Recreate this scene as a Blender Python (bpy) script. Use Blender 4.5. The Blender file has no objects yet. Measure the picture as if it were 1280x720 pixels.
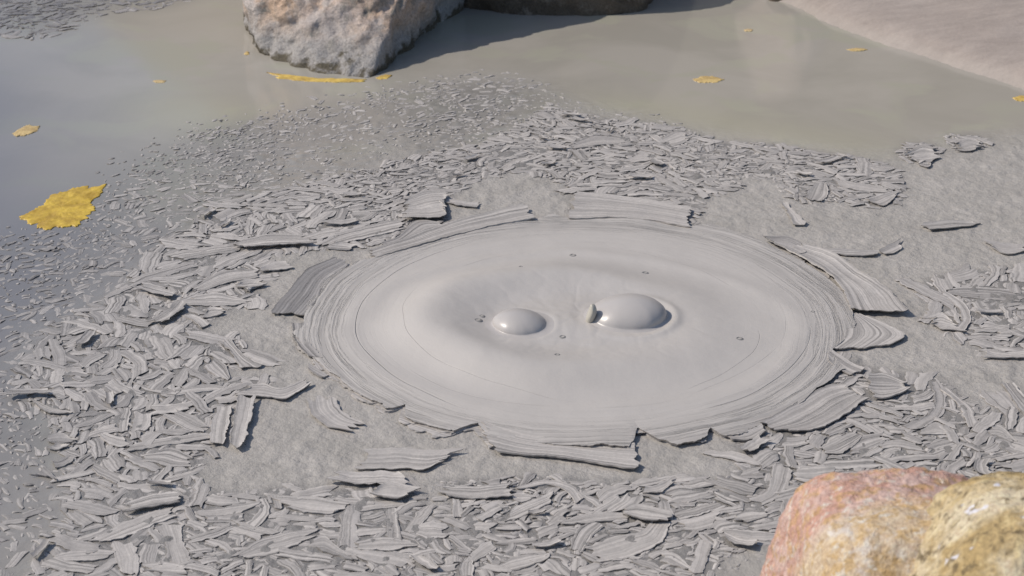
import bpy, math, random
import numpy as np
from mathutils import Vector

R = math.radians
rnd = random.Random(7)
rng = np.random.default_rng(11)
scene = bpy.context.scene
COL = scene.collection

# ------------------------------------------------------------------ camera
CAM_H = 1.7
PITCH = R(24)
HFOV = R(28)
F = 640 / math.tan(HFOV / 2)

def P(px, py, z=0.0):
    """the point of the level z seen at photo pixel (px, py), world metres (x, y)"""
    dx = (px - 640) / F
    dy = (360 - py) / F
    d = (dx, math.cos(PITCH) + dy * math.sin(PITCH), -math.sin(PITCH) + dy * math.cos(PITCH))
    t = (z - CAM_H) / d[2]
    return (d[0] * t, d[1] * t)

def PP(s, z=0.0):
    return np.array([P(*map(float, q.split(',')), z) for q in s.split()])

# ------------------------------------------------------------------ noise
_perm = rng.permutation(256)
_perm = np.concatenate([_perm, _perm, _perm])
_g = rng.normal(size=(256, 3)); _g /= np.linalg.norm(_g, axis=1)[:, None]

def perlin(x, y, z):
    x = np.asarray(x, float); y = np.asarray(y, float) + 0 * x; z = np.asarray(z, float) + 0 * x
    xi = np.floor(x).astype(int); yi = np.floor(y).astype(int); zi = np.floor(z).astype(int)
    xf = x - xi; yf = y - yi; zf = z - zi
    u = xf**3 * (xf * (xf * 6 - 15) + 10); v = yf**3 * (yf * (yf * 6 - 15) + 10); w = zf**3 * (zf * (zf * 6 - 15) + 10)
    out = 0
    for a in (0, 1):
        for b in (0, 1):
            for c in (0, 1):
                h = _perm[_perm[_perm[(xi + a) & 255] + ((yi + b) & 255)] + ((zi + c) & 255)]
                g = _g[h]
                dd = g[..., 0] * (xf - a) + g[..., 1] * (yf - b) + g[..., 2] * (zf - c)
                out = out + dd * (u if a else 1 - u) * (v if b else 1 - v) * (w if c else 1 - w)
    return out * 1.6

def fbm(x, y, z, octs=4, gain=.5):
    s = 0; a = 1.; t = 0
    for i in range(octs):
        k = 2.03 ** i
        s = s + a * perlin(np.asarray(x) * k + 7.3 * i, np.asarray(y) * k + 3.1 * i, np.asarray(z) * k); t += a; a *= gain
    return s / t

# ------------------------------------------------------------------ mesh helpers
def link(o, parent=None):
    COL.objects.link(o)
    if parent is not None:
        o.parent = parent
    return o

def mesh_obj(name, verts, quads, mat, parent=None, uvs=None, attrs=None, tris=None, smooth=True):
    """verts (n,3); quads (m,4); uvs per vertex; attrs {name: per-vertex float}"""
    me = bpy.data.meshes.new(name)
    verts = np.asarray(verts, np.float32)
    quads = np.asarray(quads, np.int32).reshape(-1, 4) if quads is not None and len(quads) else np.zeros((0, 4), np.int32)
    tris = np.asarray(tris, np.int32).reshape(-1, 3) if tris is not None and len(tris) else np.zeros((0, 3), np.int32)
    loops = np.concatenate([quads.ravel(), tris.ravel()])
    me.vertices.add(len(verts)); me.vertices.foreach_set('co', verts.ravel())
    me.loops.add(len(loops)); me.loops.foreach_set('vertex_index', loops)
    nq, nt = len(quads), len(tris)
    me.polygons.add(nq + nt)
    st = np.concatenate([np.arange(nq) * 4, nq * 4 + np.arange(nt) * 3]).astype(np.int32)
    me.polygons.foreach_set('loop_start', st)
    me.update(calc_edges=True)
    me.validate()
    me.polygons.foreach_set('use_smooth', np.full(len(me.polygons), smooth))
    if uvs is not None:
        a = me.attributes.new('suv', 'FLOAT_VECTOR', 'POINT')
        uv3 = np.zeros((len(verts), 3), np.float32); uvs = np.asarray(uvs); uv3[:, :uvs.shape[1]] = uvs
        a.data.foreach_set('vector', uv3.ravel())
    for k, val in (attrs or {}).items():
        a = me.attributes.new(k, 'FLOAT', 'POINT')
        a.data.foreach_set('value', np.asarray(val, np.float32))
    me.materials.append(mat)
    o = bpy.data.objects.new(name, me)
    return link(o, parent)

def tag(o, label=None, cat=None, group=None, kind=None):
    if label: o['label'] = label
    if cat: o['category'] = cat
    if group: o['group'] = group
    if kind: o['kind'] = kind
    return o

def thing(name, label, cat, loc, group=None):
    o = bpy.data.objects.new(name, None); o.location = loc; o.empty_display_size = .05
    link(o); tag(o, label, cat, group)
    return o

def grid_quads(n, m, off=0):
    i = np.arange(n - 1)[:, None]; j = np.arange(m - 1)[None, :]
    a = i * m + j
    return (np.stack([a, a + m, a + m + 1, a + 1], -1).reshape(-1, 4) + off)

# ------------------------------------------------------------------ materials
def new_mat(name):
    m = bpy.data.materials.new(name); m.use_nodes = True
    nt = m.node_tree; nt.nodes.clear()
    out = nt.nodes.new('ShaderNodeOutputMaterial'); b = nt.nodes.new('ShaderNodeBsdfPrincipled')
    nt.links.new(b.outputs[0], out.inputs[0])
    return m, nt, b

class N:
    def __init__(s, nt): s.nt = nt
    def n(s, t, **kw):
        o = s.nt.nodes.new(t)
        for k, v in kw.items(): setattr(o, k, v)
        return o
    def l(s, a, b): s.nt.links.new(a, b)
    def inp(s, sock, v):
        if isinstance(v, bpy.types.NodeSocket): s.l(v, sock)
        else: sock.default_value = v
    def attr(s, name, vec=False):
        a = s.n('ShaderNodeAttribute', attribute_name=name)
        return a.outputs['Vector' if vec else 'Fac']
    def pos(s): return s.n('ShaderNodeTexCoord').outputs['Object']
    def math(s, op, a, b=0.0, c=0.0, clamp=False):
        o = s.n('ShaderNodeMath', operation=op, use_clamp=clamp)
        s.inp(o.inputs[0], a); s.inp(o.inputs[1], b); s.inp(o.inputs[2], c)
        return o.outputs[0]
    def vmul(s, v, k):
        o = s.n('ShaderNodeVectorMath', operation='MULTIPLY'); s.inp(o.inputs[0], v); o.inputs[1].default_value = k
        return o.outputs[0]
    def vadd(s, v, k):
        o = s.n('ShaderNodeVectorMath', operation='ADD'); s.inp(o.inputs[0], v); s.inp(o.inputs[1], k)
        return o.outputs[0]
    def noise(s, v, scale, detail=4, rough=.55, dist=0.0, col=False):
        o = s.n('ShaderNodeTexNoise'); s.inp(o.inputs['Vector'], v); o.inputs['Scale'].default_value = scale
        o.inputs['Detail'].default_value = detail; o.inputs['Roughness'].default_value = rough; o.inputs['Distortion'].default_value = dist
        return o.outputs['Color' if col else 'Fac']
    def voro(s, v, scale, feature='F1', rand=1.0):
        o = s.n('ShaderNodeTexVoronoi', feature=feature); s.inp(o.inputs['Vector'], v); o.inputs['Scale'].default_value = scale
        o.inputs['Randomness'].default_value = rand
        return o.outputs['Distance']
    def ramp(s, f, stops):
        o = s.n('ShaderNodeValToRGB'); s.inp(o.inputs[0], f)
        el = o.color_ramp.elements
        while len(el) < len(stops): el.new(.5)
        for e, (p, c) in zip(el, stops):
            e.position = p
            e.color = (c, c, c, 1) if not hasattr(c, '__len__') else (*c, 1)
        return o.outputs[0]
    def mix(s, f, a, b, mode='MIX'):
        o = s.n('ShaderNodeMix', data_type='RGBA', blend_type=mode)
        s.inp(o.inputs[0], f)
        for k, v in ((6, a), (7, b)):
            if hasattr(v, '__len__') and not isinstance(v, bpy.types.NodeSocket): v = (*v, 1) if len(v) == 3 else v
            s.inp(o.inputs[k], v)
        return o.outputs[2]
    def bump(s, h, dist, strength=1.0, normal=None):
        o = s.n('ShaderNodeBump'); s.inp(o.inputs['Height'], h); o.inputs['Distance'].default_value = dist
        s.inp(o.inputs['Strength'], strength)
        if normal is not None: s.l(normal, o.inputs['Normal'])
        return o.outputs[0]

CLAY = (.405, .385, .372)          # drying skin
CLAY_D = (.265, .255, .250)
HALO = (.330, .315, .292)

def striated_mat(name, vscale, light, dark, wetshift=True, usc=2.0, bumpd=.0012, rough=.5):
    m, nt, b = new_mat(name); k = N(nt)
    suv = k.attr('suv', True)
    tone = k.attr('tone')
    w = k.noise(suv, 14, 3)
    wob = k.vadd(suv, k.vmul(k.noise(suv, 9, 3, col=True), (.0, .012, 0)))
    st = k.vmul(wob, (usc, vscale, 1.0))
    n1 = k.noise(st, 1.0, 4, .7)
    n2 = k.noise(k.vadd(st, (31, 5, 9)), .35, 2, .5)
    s = k.ramp(n1, [(.36, 0), (.47, .45), (.55, 1)])
    lines = k.ramp(n1, [(.30, 0), (.40, 1)])
    wide = k.ramp(n2, [(.38, 0), (.55, 1)])
    f = k.math('MULTIPLY', s, k.math('MULTIPLY_ADD', wide, .55, .45))
    plain = k.ramp(k.noise(k.vmul(suv, (0, 0, 1.9)), 1.0, 1), [(.40, .60), (.58, 1)])
    f = k.math('SUBTRACT', 1.0, k.math('MULTIPLY', k.math('SUBTRACT', 1.0, f), plain))
    c = k.mix(f, dark, light)
    fine = k.noise(k.pos(), 160, 3)
    c = k.mix(.35, c, k.mix(fine, (.2, .2, .2), (.85, .85, .85)), 'OVERLAY')
    # tone: how light this piece has dried (0 = still wet and dark)
    c = k.mix(tone, k.mix(1.0, c, (.50, .51, .54), 'MULTIPLY'), c)
    k.l(c, b.inputs['Base Color'])
    r = k.math('MULTIPLY_ADD', tone, rough - .30, .34)
    k.l(r, b.inputs['Roughness'])
    b.inputs['Specular IOR Level'].default_value = .35
    h = k.math('ADD', k.math('MULTIPLY', lines, .7), k.math('MULTIPLY', n1, .6))
    nb = k.bump(h, bumpd, .9)
    nb = k.bump(fine, .0006, .6, nb)
    k.l(nb, b.inputs['Normal'])
    return m

M_FLAKE = striated_mat('striped_dry_mud', 210, (.490, .453, .422), (.215, .200, .189), bumpd=.0012)

def disc_mat():
    m, nt, b = new_mat('fresh_wet_mud'); k = N(nt)
    ring = k.attr('ring'); suv = k.attr('suv', True)     # suv = (cos a, sin a) on the ring, ring = radius / disc radius
    comb = k.n('ShaderNodeCombineXYZ')
    warp = k.noise(suv, 1.6, 3)
    rr = k.math('ADD', ring, k.math('MULTIPLY', warp, .06))
    k.l(k.math('MULTIPLY', rr, 85.0), comb.inputs[0])
    base = k.vadd(comb.outputs[0], k.vmul(suv, (0, 1.8, 1.8)))
    n1 = k.noise(base, 1.0, 5, .75)
    n2 = k.noise(k.vmul(base, (.3, .7, .7)), 1.0, 2, .5)
    edge = k.ramp(ring, [(.76, 0), (.86, .38), (.94, 1)])
    inner = k.ramp(ring, [(.4, .0), (.6, .03), (.75, .10)])
    stripes = k.ramp(n1, [(.36, 1), (.46, .35), (.56, 0)])
    wide = k.ramp(n2, [(.40, 1), (.52, .15), (.62, 0)])
    f = k.math('MULTIPLY', k.math('MAXIMUM', stripes, k.math('MULTIPLY', wide, .6)), k.math('MAXIMUM', edge, inner))
    for r0, amp_, w_, sd in ((.83, .10, .0028, 1.3), (.74, .16, .0022, 5.2), (.90, .07, .0035, 9.4), (.66, .2, .0018, 14.2), (.95, .05, .003, 19.1)):
        sh = k.vadd(suv, (sd, sd * .7, 0))
        dd = k.math('ABSOLUTE', k.math('SUBTRACT', k.math('ADD', ring, k.math('MULTIPLY', k.math('SUBTRACT', k.noise(sh, .8, 2), .5), amp_)), r0))
        ln = k.math('SUBTRACT', 1.0, k.math('DIVIDE', dd, w_), clamp=True)
        msk = k.ramp(k.noise(sh, 1.3, 2), [(.48, 0), (.56, 1)])
        f = k.math('MAXIMUM', f, k.math('MULTIPLY', k.math('MULTIPLY', ln, msk), .9 if r0 > .8 else .38))
    blot = k.noise(k.pos(), 5, 3)
    light = k.mix(blot, (.435, .404, .377), (.468, .436, .407))
    c = k.mix(k.math('MULTIPLY', f, .80), light, (.270, .251, .235))
    # fresh inner mud is a touch darker and wetter
    k.l(c, b.inputs['Base Color'])
    fine = k.noise(k.pos(), 260, 2)
    rg = k.ramp(ring, [(.30, .30), (.42, .42), (.85, .55)])
    k.l(rg, b.inputs['Roughness'])
    b.inputs['Specular IOR Level'].default_value = .4
    h = k.math('MULTIPLY', k.math('SUBTRACT', 1.0, f), 1.0)
    nb = k.bump(h, .0022, .8)
    nb = k.bump(k.noise(k.pos(), 18, 4, .55), .0030, .5, nb)
    nb = k.bump(fine, .0003, .4, nb)
    k.l(nb, b.inputs['Normal'])
    return m
M_DISC = disc_mat()

def bubble_mat():
    m, nt, b = new_mat('glossy_mud'); k = N(nt)
    n = k.noise(k.pos(), 9, 3)
    k.l(k.mix(n, (.40, .372, .352), (.45, .42, .40)), b.inputs['Base Color'])
    b.inputs['Roughness'].default_value = .34
    b.inputs['Specular IOR Level'].default_value = .5
    k.l(k.bump(k.noise(k.pos(), 40, 2), .0008, .5), b.inputs['Normal'])
    return m
M_BUB = bubble_mat()

def pool_mat():
    m, nt, b = new_mat('mud_water'); k = N(nt)
    wet = k.attr('wet'); dense = k.attr('dense'); blue = k.attr('blue'); film = k.attr('film')
    p = k.pos()
    big = k.noise(p, 2.2, 4, .55, .6)
    mid = k.noise(p, 9, 4, .6, .4)
    grain = k.noise(p, 130, 4, .7)
    # moist clay halo
    halo = k.mix(k.ramp(mid, [(.35, 0), (.65, 1)]), (.335, .312, .285), (.385, .358, .330))
    halo = k.mix(.16, halo, k.mix(k.ramp(grain, [(.3, 0), (.7, 1)]), (.25, .25, .25), (.75, .75, .75)), 'OVERLAY')
    # water covered mud: olive, brown and grey patches of settled silt
    silt = k.mix(k.ramp(big, [(.40, 0), (.60, 1)]), (.308, .286, .247), (.352, .325, .284))
    silt = k.mix(k.ramp(k.noise(p, 3.7, 3, .5, .9), [(.52, 0), (.62, 1)]), silt, (.335, .320, .262))
    silt = k.mix(k.math('MULTIPLY', blue, .85), silt, (.160, .158, .178))  # blue sky reflection painted in, over darker wet mud at the left
    silt = k.mix(k.math('MULTIPLY', k.attr('olive'), .75), silt, (.375, .355, .255))
    c = k.mix(wet, halo, silt)
    mire = k.mix(mid, (.170, .161, .155), (.218, .206, .196))
    c = k.mix(k.math('MULTIPLY', dense, .8), c, mire)
    k.l(c, b.inputs['Base Color'])
    rgh = k.mix(wet, (.50, .50, .50), k.mix(film, (.04, .04, .04), (.17, .17, .17)))
    rgh = k.mix(dense, rgh, (.26, .26, .26))
    k.l(rgh, b.inputs['Roughness'])
    b.inputs['IOR'].default_value = 1.34
    b.inputs['Specular IOR Level'].default_value = .5
    dry = k.math('SUBTRACT', 1.0, wet, clamp=True)
    vor = k.voro(k.vadd(p, k.vmul(k.noise(p, 30, 2, col=True), (.03, .03, .03))), 46, 'SMOOTH_F1')
    hh = k.math('ADD', k.math('MULTIPLY', k.noise(p, 42, 5, .65), 1.0), k.math('MULTIPLY', vor, .35))
    nb = k.bump(hh, .008, k.math('MULTIPLY', dry, .75))
    nb = k.bump(grain, .0012, k.math('MULTIPLY_ADD', dry, .5, .02), nb)
    k.l(nb, b.inputs['Normal'])
    return m
M_POOL = pool_mat()

def bank_mat():
    m, nt, b = new_mat('dry_silt_bank'); k = N(nt)
    p = k.pos()
    n = k.noise(p, 3, 5, .6); f = k.noise(p, 90, 4, .7)
    st = k.noise(k.vmul(p, (2, 9, 9)), 4, 4, .6)
    c = k.mix(k.ramp(n, [(.35, 0), (.65, 1)]), (.275, .232, .205), (.325, .278, .248))
    c = k.mix(.4, c, k.mix(st, (.2, .2, .2), (.8, .8, .8)), 'OVERLAY')
    c = k.mix(.3, c, k.mix(f, (.2, .2, .2), (.8, .8, .8)), 'OVERLAY')
    z = k.n('ShaderNodeSeparateXYZ'); k.l(p, z.inputs[0])
    c = k.mix(k.ramp(k.math('ADD', z.outputs[2], k.math('MULTIPLY', n, .5)), [(.55, 0), (.85, 1)]), c, k.mix(k.noise(p, .8, 5, .6), (.06, .055, .035), (.15, .12, .085)))  # dark tone of the added hill, to dim what the pool reflects
    line = k.ramp(z.outputs[2], [(0.0, .5), (.012, .4), (.026, 0)])
    c = k.mix(k.math('MULTIPLY', line, .6), c, (.43, .385, .345))
    k.l(c, b.inputs['Base Color'])
    b.inputs['Roughness'].default_value = .85
    nb = k.bump(st, .006, .5); nb = k.bump(f, .002, .7, nb)
    k.l(nb, b.inputs['Normal'])
    return m
M_BANK = bank_mat()

def rock_mat(name, kind):
    m, nt, b = new_mat(name); k = N(nt)
    p = k.pos()
    z = k.n('ShaderNodeSeparateXYZ'); k.l(p, z.inputs[0]); zz = z.outputs[2]
    big = k.noise(p, 7, 4, .6, .5); mid = k.noise(p, 26, 5, .65); fine = k.noise(p, 150, 4, .7)
    big2 = k.noise(k.vadd(p, (3.3, 7.7, 1.1)), 10, 4, .6, .8)
    if kind == 'boulder':
        c = k.mix(k.ramp(big, [(.38, 0), (.60, 1)]), (.40, .345, .32), (.47, .34, .25))
        c = k.mix(k.ramp(mid, [(.50, 0), (.66, 1)]), c, (.20, .185, .165))
        c = k.mix(k.ramp(big2, [(.52, 0), (.62, .8)]), c, (.43, .385, .36))
        mud = k.math('ADD', zz, k.math('MULTIPLY', mid, .12))
        c = k.mix(k.ramp(mud, [(.10, 1), (.17, 0)]), c, (.315, .295, .28))
        c = k.mix(k.ramp(k.math('MULTIPLY_ADD', big2, -.12, mud), [(.008, 1), (.03, 0)]), c, (.10, .085, .06))
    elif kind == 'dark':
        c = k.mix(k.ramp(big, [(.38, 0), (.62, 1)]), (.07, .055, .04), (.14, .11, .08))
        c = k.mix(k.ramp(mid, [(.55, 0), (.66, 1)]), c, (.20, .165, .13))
    elif kind == 'pale':
        c = k.mix(k.ramp(big, [(.38, 0), (.62, 1)]), (.42, .33, .28), (.50, .42, .37))
    elif kind == 'pink':
        grad = k.math('MULTIPLY_ADD', big, .16, z.outputs[1])
        c = k.mix(k.ramp(big, [(.40, 0), (.58, 1)]), (.55, .40, .24), (.58, .48, .37))
        c = k.mix(k.ramp(big2, [(.52, 0), (.60, .9)]), c, (.62, .57, .54))
        pk = k.mix(k.ramp(mid, [(.42, 0), (.6, 1)]), (.48, .28, .22), (.55, .39, .34))
        c = k.mix(k.ramp(grad, [(.015, 0), (.055, 1)]), c, pk)
        c = k.mix(k.ramp(k.noise(p, 48, 3, .6), [(.50, 0), (.62, .6)]), c, (.47, .30, .11))
        c = k.mix(k.ramp(k.noise(k.vadd(p, (5, 1, 2)), 60, 3, .6), [(.56, 0), (.66, .8)]), c, (.60, .55, .48))
    else:
        c = k.mix(k.ramp(big, [(.38, 0), (.60, 1)]), (.50, .38, .20), (.60, .51, .36))
        c = k.mix(k.ramp(big2, [(.44, 0), (.58, .9)]), c, (.38, .27, .12))
        c = k.mix(k.ramp(mid, [(.57, 0), (.68, .85)]), c, (.12, .09, .05))
        c = k.mix(k.ramp(k.noise(k.vadd(p, (1, 2, 4)), 55, 4, .7), [(.54, 0), (.64, .85)]), c, (.15, .11, .06))
        c = k.mix(k.ramp(k.noise(k.vadd(p, (4, 8, 4)), 40, 3, .7), [(.56, 0), (.66, .7)]), c, (.62, .50, .28))
        c = k.mix(k.ramp(k.noise(k.vadd(p, (9, 2, 4)), 30, 2), [(.68, 0), (.72, 1)]), c, (.66, .64, .68))
    c = k.mix(.55, c, k.mix(k.ramp(fine, [(.3, 0), (.7, 1)]), (.22, .22, .22), (.78, .78, .78)), 'OVERLAY')
    k.l(c, b.inputs['Base Color'])
    b.inputs['Roughness'].default_value = .8
    b.inputs['Specular IOR Level'].default_value = .3
    nb = k.bump(mid, .008 if kind in ('boulder', 'dark') else .008, .8); nb = k.bump(fine, .0045, 1.0, nb)
    k.l(nb, b.inputs['Normal'])
    return m

def scum_mat():
    m, nt, b = new_mat('yellow_scum'); k = N(nt)
    p = k.pos(); tone = k.attr('tone')
    n = k.noise(p, 22, 4, .6); f = k.noise(p, 120, 3)
    yel = k.mix(k.ramp(n, [(.38, 0), (.6, 1)]), (.40, .25, .030), (.62, .42, .055))
    org = k.mix(k.ramp(n, [(.38, 0), (.6, 1)]), (.46, .33, .17), (.58, .44, .24))
    c = k.mix(tone, org, yel)
    k.l(c, b.inputs['Base Color']); b.inputs['Roughness'].default_value = .45
    nb = k.bump(n, .004, .6); nb = k.bump(f, .001, .6, nb)
    k.l(nb, b.inputs['Normal'])
    return m
M_SCUM = scum_mat()

# ------------------------------------------------------------------ zone maps on a 2.5 mm raster of the pool
X0, X1, Y0, Y1, RES = -2.0, 2.0, 2.45, 6.35, .0025
NX = int((X1 - X0) / RES); NY = int((Y1 - Y0) / RES)

def raster(poly):
    """even-odd fill of a world polygon on a quarter-resolution grid"""
    xs = X0 + (np.arange(NX // 4) + .5) * RES * 4; ys = Y0 + (np.arange(NY // 4) + .5) * RES * 4
    X, Y = np.meshgrid(xs, ys, indexing='ij')
    ins = np.zeros(X.shape, bool)
    n = len(poly)
    for i in range(n):
        x1, y1 = poly[i]; x2, y2 = poly[(i + 1) % n]
        if y1 == y2: continue
        c = ((y1 > Y) != (y2 > Y)) & (X < (x2 - x1) * (Y - y1) / (y2 - y1) + x1)
        ins ^= c
    return ins.astype(float)

def blur(a, r):
    for _ in range(2):
        for ax in (0, 1):
            k = 2 * r + 1
            pad = [(0, 0), (0, 0)]; pad[ax] = (r + 1, r)
            b = np.cumsum(np.pad(a, pad, mode='edge'), axis=ax)
            a = (np.take(b, range(k, b.shape[ax]), axis=ax) - np.take(b, range(0, b.shape[ax] - k), axis=ax)) / k
    return a

def U(*polys):
    m = 0
    for s in polys: m = np.maximum(m, raster(PP(s)))
    return m

DENSE = U(
 "250,275 330,243 400,228 470,212 540,192 600,185 640,165 690,135 740,150 800,155 850,162 890,180 960,182 1040,195 1100,205 1120,215 1125,255 1090,258 1040,245 1010,255 960,225 900,215 930,240 880,245 865,285 560,275 400,320 240,340",
 "400,290 270,272 215,300 180,335 150,370 90,400 45,440 30,480 60,520 100,560 85,600 95,640 55,690 40,800 270,800 262,560 340,470 340,330",
 "200,600 720,590 900,590 930,540 1050,440 1100,470 1180,470 1225,520 1450,560 1450,640 1010,620 985,650 950,680 890,690 880,800 50,800",
 "1150,355 1200,340 1450,335 1450,450 1240,445 1200,425 1180,410",
 "1240,470 1450,450 1450,600 1150,600 1150,540 1260,540",
 "1125,188 1150,178 1172,190 1160,205 1140,203", "1185,170 1225,170 1225,188 1200,188")
VOID = U(
 "425,312 330,318 305,330 370,333 345,345 325,350 315,365 335,385 300,382 262,400 250,420 290,420 332,455 290,462 275,474 385,474 385,484 322,500 306,560 262,560 242,600 250,618 330,615 360,610 430,615 470,598 520,606 528,640 562,645 555,622 545,601 640,600 680,596 720,602 760,606 850,598 900,602 925,585 900,560 935,540 800,400 433,330",
 "865,285 878,248 925,238 960,222 1000,262 1125,262 1128,205 1200,190 1500,150 1500,335 1200,338 1160,350 1145,365 1150,395 1165,420 1210,432 1225,455 1500,470 1245,500 1225,515 1180,480 1160,468 1100,466 1060,445 900,400",
 "562,252 590,226 640,214 700,226 718,243 712,275 560,278 550,262")
SPARSE = U(
 "60,290 130,235 200,185 280,155 400,135 480,118 580,98 640,100 720,140 850,160 600,200 400,240 260,275 180,335 80,400 -200,450 -200,330",
 "-200,340 180,335 60,440 40,480 100,560 85,600 95,640 50,800 -60,800 -40,560 -200,480",
 "870,690 960,670 1005,640 980,800 870,800")
FAR = U("-200,-10 250,-10 200,10 130,14 95,26 60,34 95,42 40,44 -200,46")
WATER = U("-600,-60 1600,-60 1600,170 1280,168 1180,178 1110,202 1040,192 960,180 880,172 850,160 700,130 640,98 560,100 400,150 270,220 160,320 80,395 30,450 20,520 60,600 40,700 30,900 -600,900")
BLUE = U("-600,40 40,50 90,110 30,200 160,250 230,300 160,370 60,450 30,520 60,600 50,800 -600,800", "600,150 700,165 680,215 610,215")  # where the sky's reflection is painted into the mud colour
DISCOUT = "378,400 385,375 398,355 415,340 440,330 462,322 480,312 500,303 535,292 560,284 600,274 640,266 672,272 690,264 712,268 760,268 810,271 860,281 890,276 925,287 957,300 990,316 1025,335 1050,356 1064,378 1068,400 1060,420 1042,434 1046,446 1058,458 1040,472 1022,482 1005,497 985,509 962,520 945,530 935,538 905,543 890,533 884,543 865,549 845,550 825,547 810,539 797,532 792,548 786,558 740,556 690,552 640,546 615,548 610,540 597,527 580,532 565,537 545,530 520,524 506,517 506,503 490,508 478,509 460,496 440,483 425,472 408,460 395,448 380,432 368,415"
DISC = raster(PP(DISCOUT))
xs_ = X0 + (np.arange(NX // 4) + .5) * RES * 4; ys_ = Y0 + (np.arange(NY // 4) + .5) * RES * 4
GX, GY = np.meshgrid(xs_, ys_, indexing='ij')
DENSE = np.clip(blur(DENSE, 2) * 1.5, 0, 1) * (1 - blur(VOID, 1)) * (1 - DISC)
SPARSE = blur(SPARSE, 6) * (1 - DENSE) * (1 - VOID)
# patchiness of the loose bits
SPARSE *= np.clip(.78 + 1.1 * fbm(GX * 2.4, GY * 1.6, .5, 3), .05, 1)
FAR = blur(FAR, 5) * np.clip(.9 + 1.0 * fbm(GX * 3, GY * 1.5, 4.5, 3), 0, 1)
WETM = blur(WATER, 7)
BLUEM = np.clip(blur(BLUE, 22) * (.8 + .9 * fbm(GX * 1.5, GY * 1.0, 2.2, 3)), 0, 1)
OLIVE = blur(U('700,120 860,135 960,160 1080,180 1130,196 1060,202 960,180 860,162 720,140', '170,110 240,120 330,160 260,175 180,150', '150,240 260,230 330,215 300,245 200,275'), 9)
FILM = np.clip(.5 + 1.4 * fbm(GX * 2.2, GY * 1.1, 8.8, 4), 0, 1)

def sample(a, x, y):
    i = np.clip(((np.asarray(x) - X0) / (RES * 4) - .5).astype(int), 0, a.shape[0] - 1)
    j = np.clip(((np.asarray(y) - Y0) / (RES * 4) - .5).astype(int), 0, a.shape[1] - 1)
    return a[i, j]

# ------------------------------------------------------------------ pool surface
def axis(lo, hi, a, b, step, coarse):
    left = lo + (a - lo) * (1 - (1 - np.linspace(0, 1, coarse)) ** 1) 
    right = np.linspace(b, hi, coarse)
    return np.concatenate([left[:-1], np.arange(a, b, step), right])

def pool_height(x, y):
    wet = sample(WETM, x, y)
    n = fbm(x * 16, y * 12, .3, 4, .6)
    big = fbm(x * 3, y * 3, 5.1, 2)
    dry = 1 - wet
    h = dry * (.0022 * n + .0015 * big) - .0005 * wet
    lump = np.clip(fbm(x * 38, y * 26, 1.3, 3, .6) - .05, 0, 1)
    return h + dry * .006 * lump

px_ = axis(-30, 30, -2.0, 2.0, .007, 12); py_ = axis(-6, 40, 2.45, 6.3, .007, 12)
PX, PY = np.meshgrid(px_, py_, indexing='ij')
PZ = pool_height(PX, PY)
inside = (PX > X0) & (PX < X1) & (PY > Y0) & (PY < Y1)
fx, fy = PX.ravel(), PY.ravel()
ins = inside.ravel()
wet = np.where(ins, sample(WETM, fx, fy), 1.); dn = np.where(ins, np.maximum(sample(DENSE, fx, fy), .85 * sample(SPARSE, fx, fy) + .8 * sample(FAR, fx, fy)), 0)
wet = np.maximum(wet, np.where(ins, np.clip(sample(SPARSE, fx, fy) * 1.3, 0, .9), 0))
PZ = np.where(inside, PZ, 0)
# yellowish silt edge and streaks come from the material; dark wet mud at the left has the sky's blue painted in
pool = mesh_obj('mud_pool', np.stack([fx, fy, PZ.ravel()], -1), grid_quads(len(px_), len(py_)), M_POOL,
                attrs=dict(wet=wet, olive=np.where(ins, sample(OLIVE, fx, fy), 0.), dense=np.clip(dn, 0, 1), blue=np.where(ins, sample(BLUEM, fx, fy), .3), film=np.where(ins, sample(FILM, fx, fy), .5)))
# faces of a grid built x-major point down unless flipped
pool.data.flip_normals() if pool.data.polygons[0].normal.z < 0 else None
tag(pool, 'grey mud pool with pale silt and still cloudy water', kind='structure')

# ------------------------------------------------------------------ ground around the pool
shore = [P(952, -3), P(985, 4), P(1003, 12), P(1030, 26), P(1060, 38), P(1095, 50), P(1130, 62), P(1165, 72), P(1200, 85), P(1240, 97), P(1282, 112), P(1400, 150), (2.35, 4.0), (2.7, 3.2), (2.3, 2.62),
         (.9, 2.55), (.3, 2.50), (-.4, 2.56), (-1.5, 2.5), (-2.6, 2.7), (-3.4, 3.6), (-3.8, 5.2), (-3.4, 6.9), (-2.4, 7.9), (-1.2, 8.0), (-.5, 7.2), (.3, 6.9), (.75, 6.5)]
def sdist(x, y, poly):
    d = np.full(x.shape, 1e9); ins = np.zeros(x.shape, bool)
    n = len(poly)
    for i in range(n):
        ax, ay = poly[i]; bx, by = poly[(i + 1) % n]
        ex, ey = bx - ax, by - ay
        t = np.clip(((x - ax) * ex + (y - ay) * ey) / (ex * ex + ey * ey), 0, 1)
        d = np.minimum(d, np.hypot(x - ax - t * ex, y - ay - t * ey))
        if ay != by:
            ins ^= ((ay > y) != (by > y)) & (x < ex * (y - ay) / (by - ay if by != ay else 1e-9) + ax)
    return np.where(ins, -d, d)
tx = axis(-120, 120, -4.2, 3.4, .025, 40); ty = axis(-60, 200, 1.0, 8.8, .025, 40)
TX, TY = np.meshgrid(tx, ty, indexing='ij')
SD = sdist(TX, TY, shore) + .02 * fbm(TX * 5, TY * 5, 1.7, 3)
near = np.clip(SD, 0, .35)
TZ = np.where(SD < 0, np.maximum(SD * .5, -.15), .035 * (1 - np.exp(-near / .03)) + .16 * near + .10 * np.clip(SD - .35, 0, 6))
TZ = TZ + np.where(SD > 0, np.clip(SD * 4, 0, 1) * (.02 * fbm(TX * 3, TY * 3, 3.3, 4) + .006 * fbm(TX * 14, TY * 14, 6.1, 3)), 0)
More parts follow.
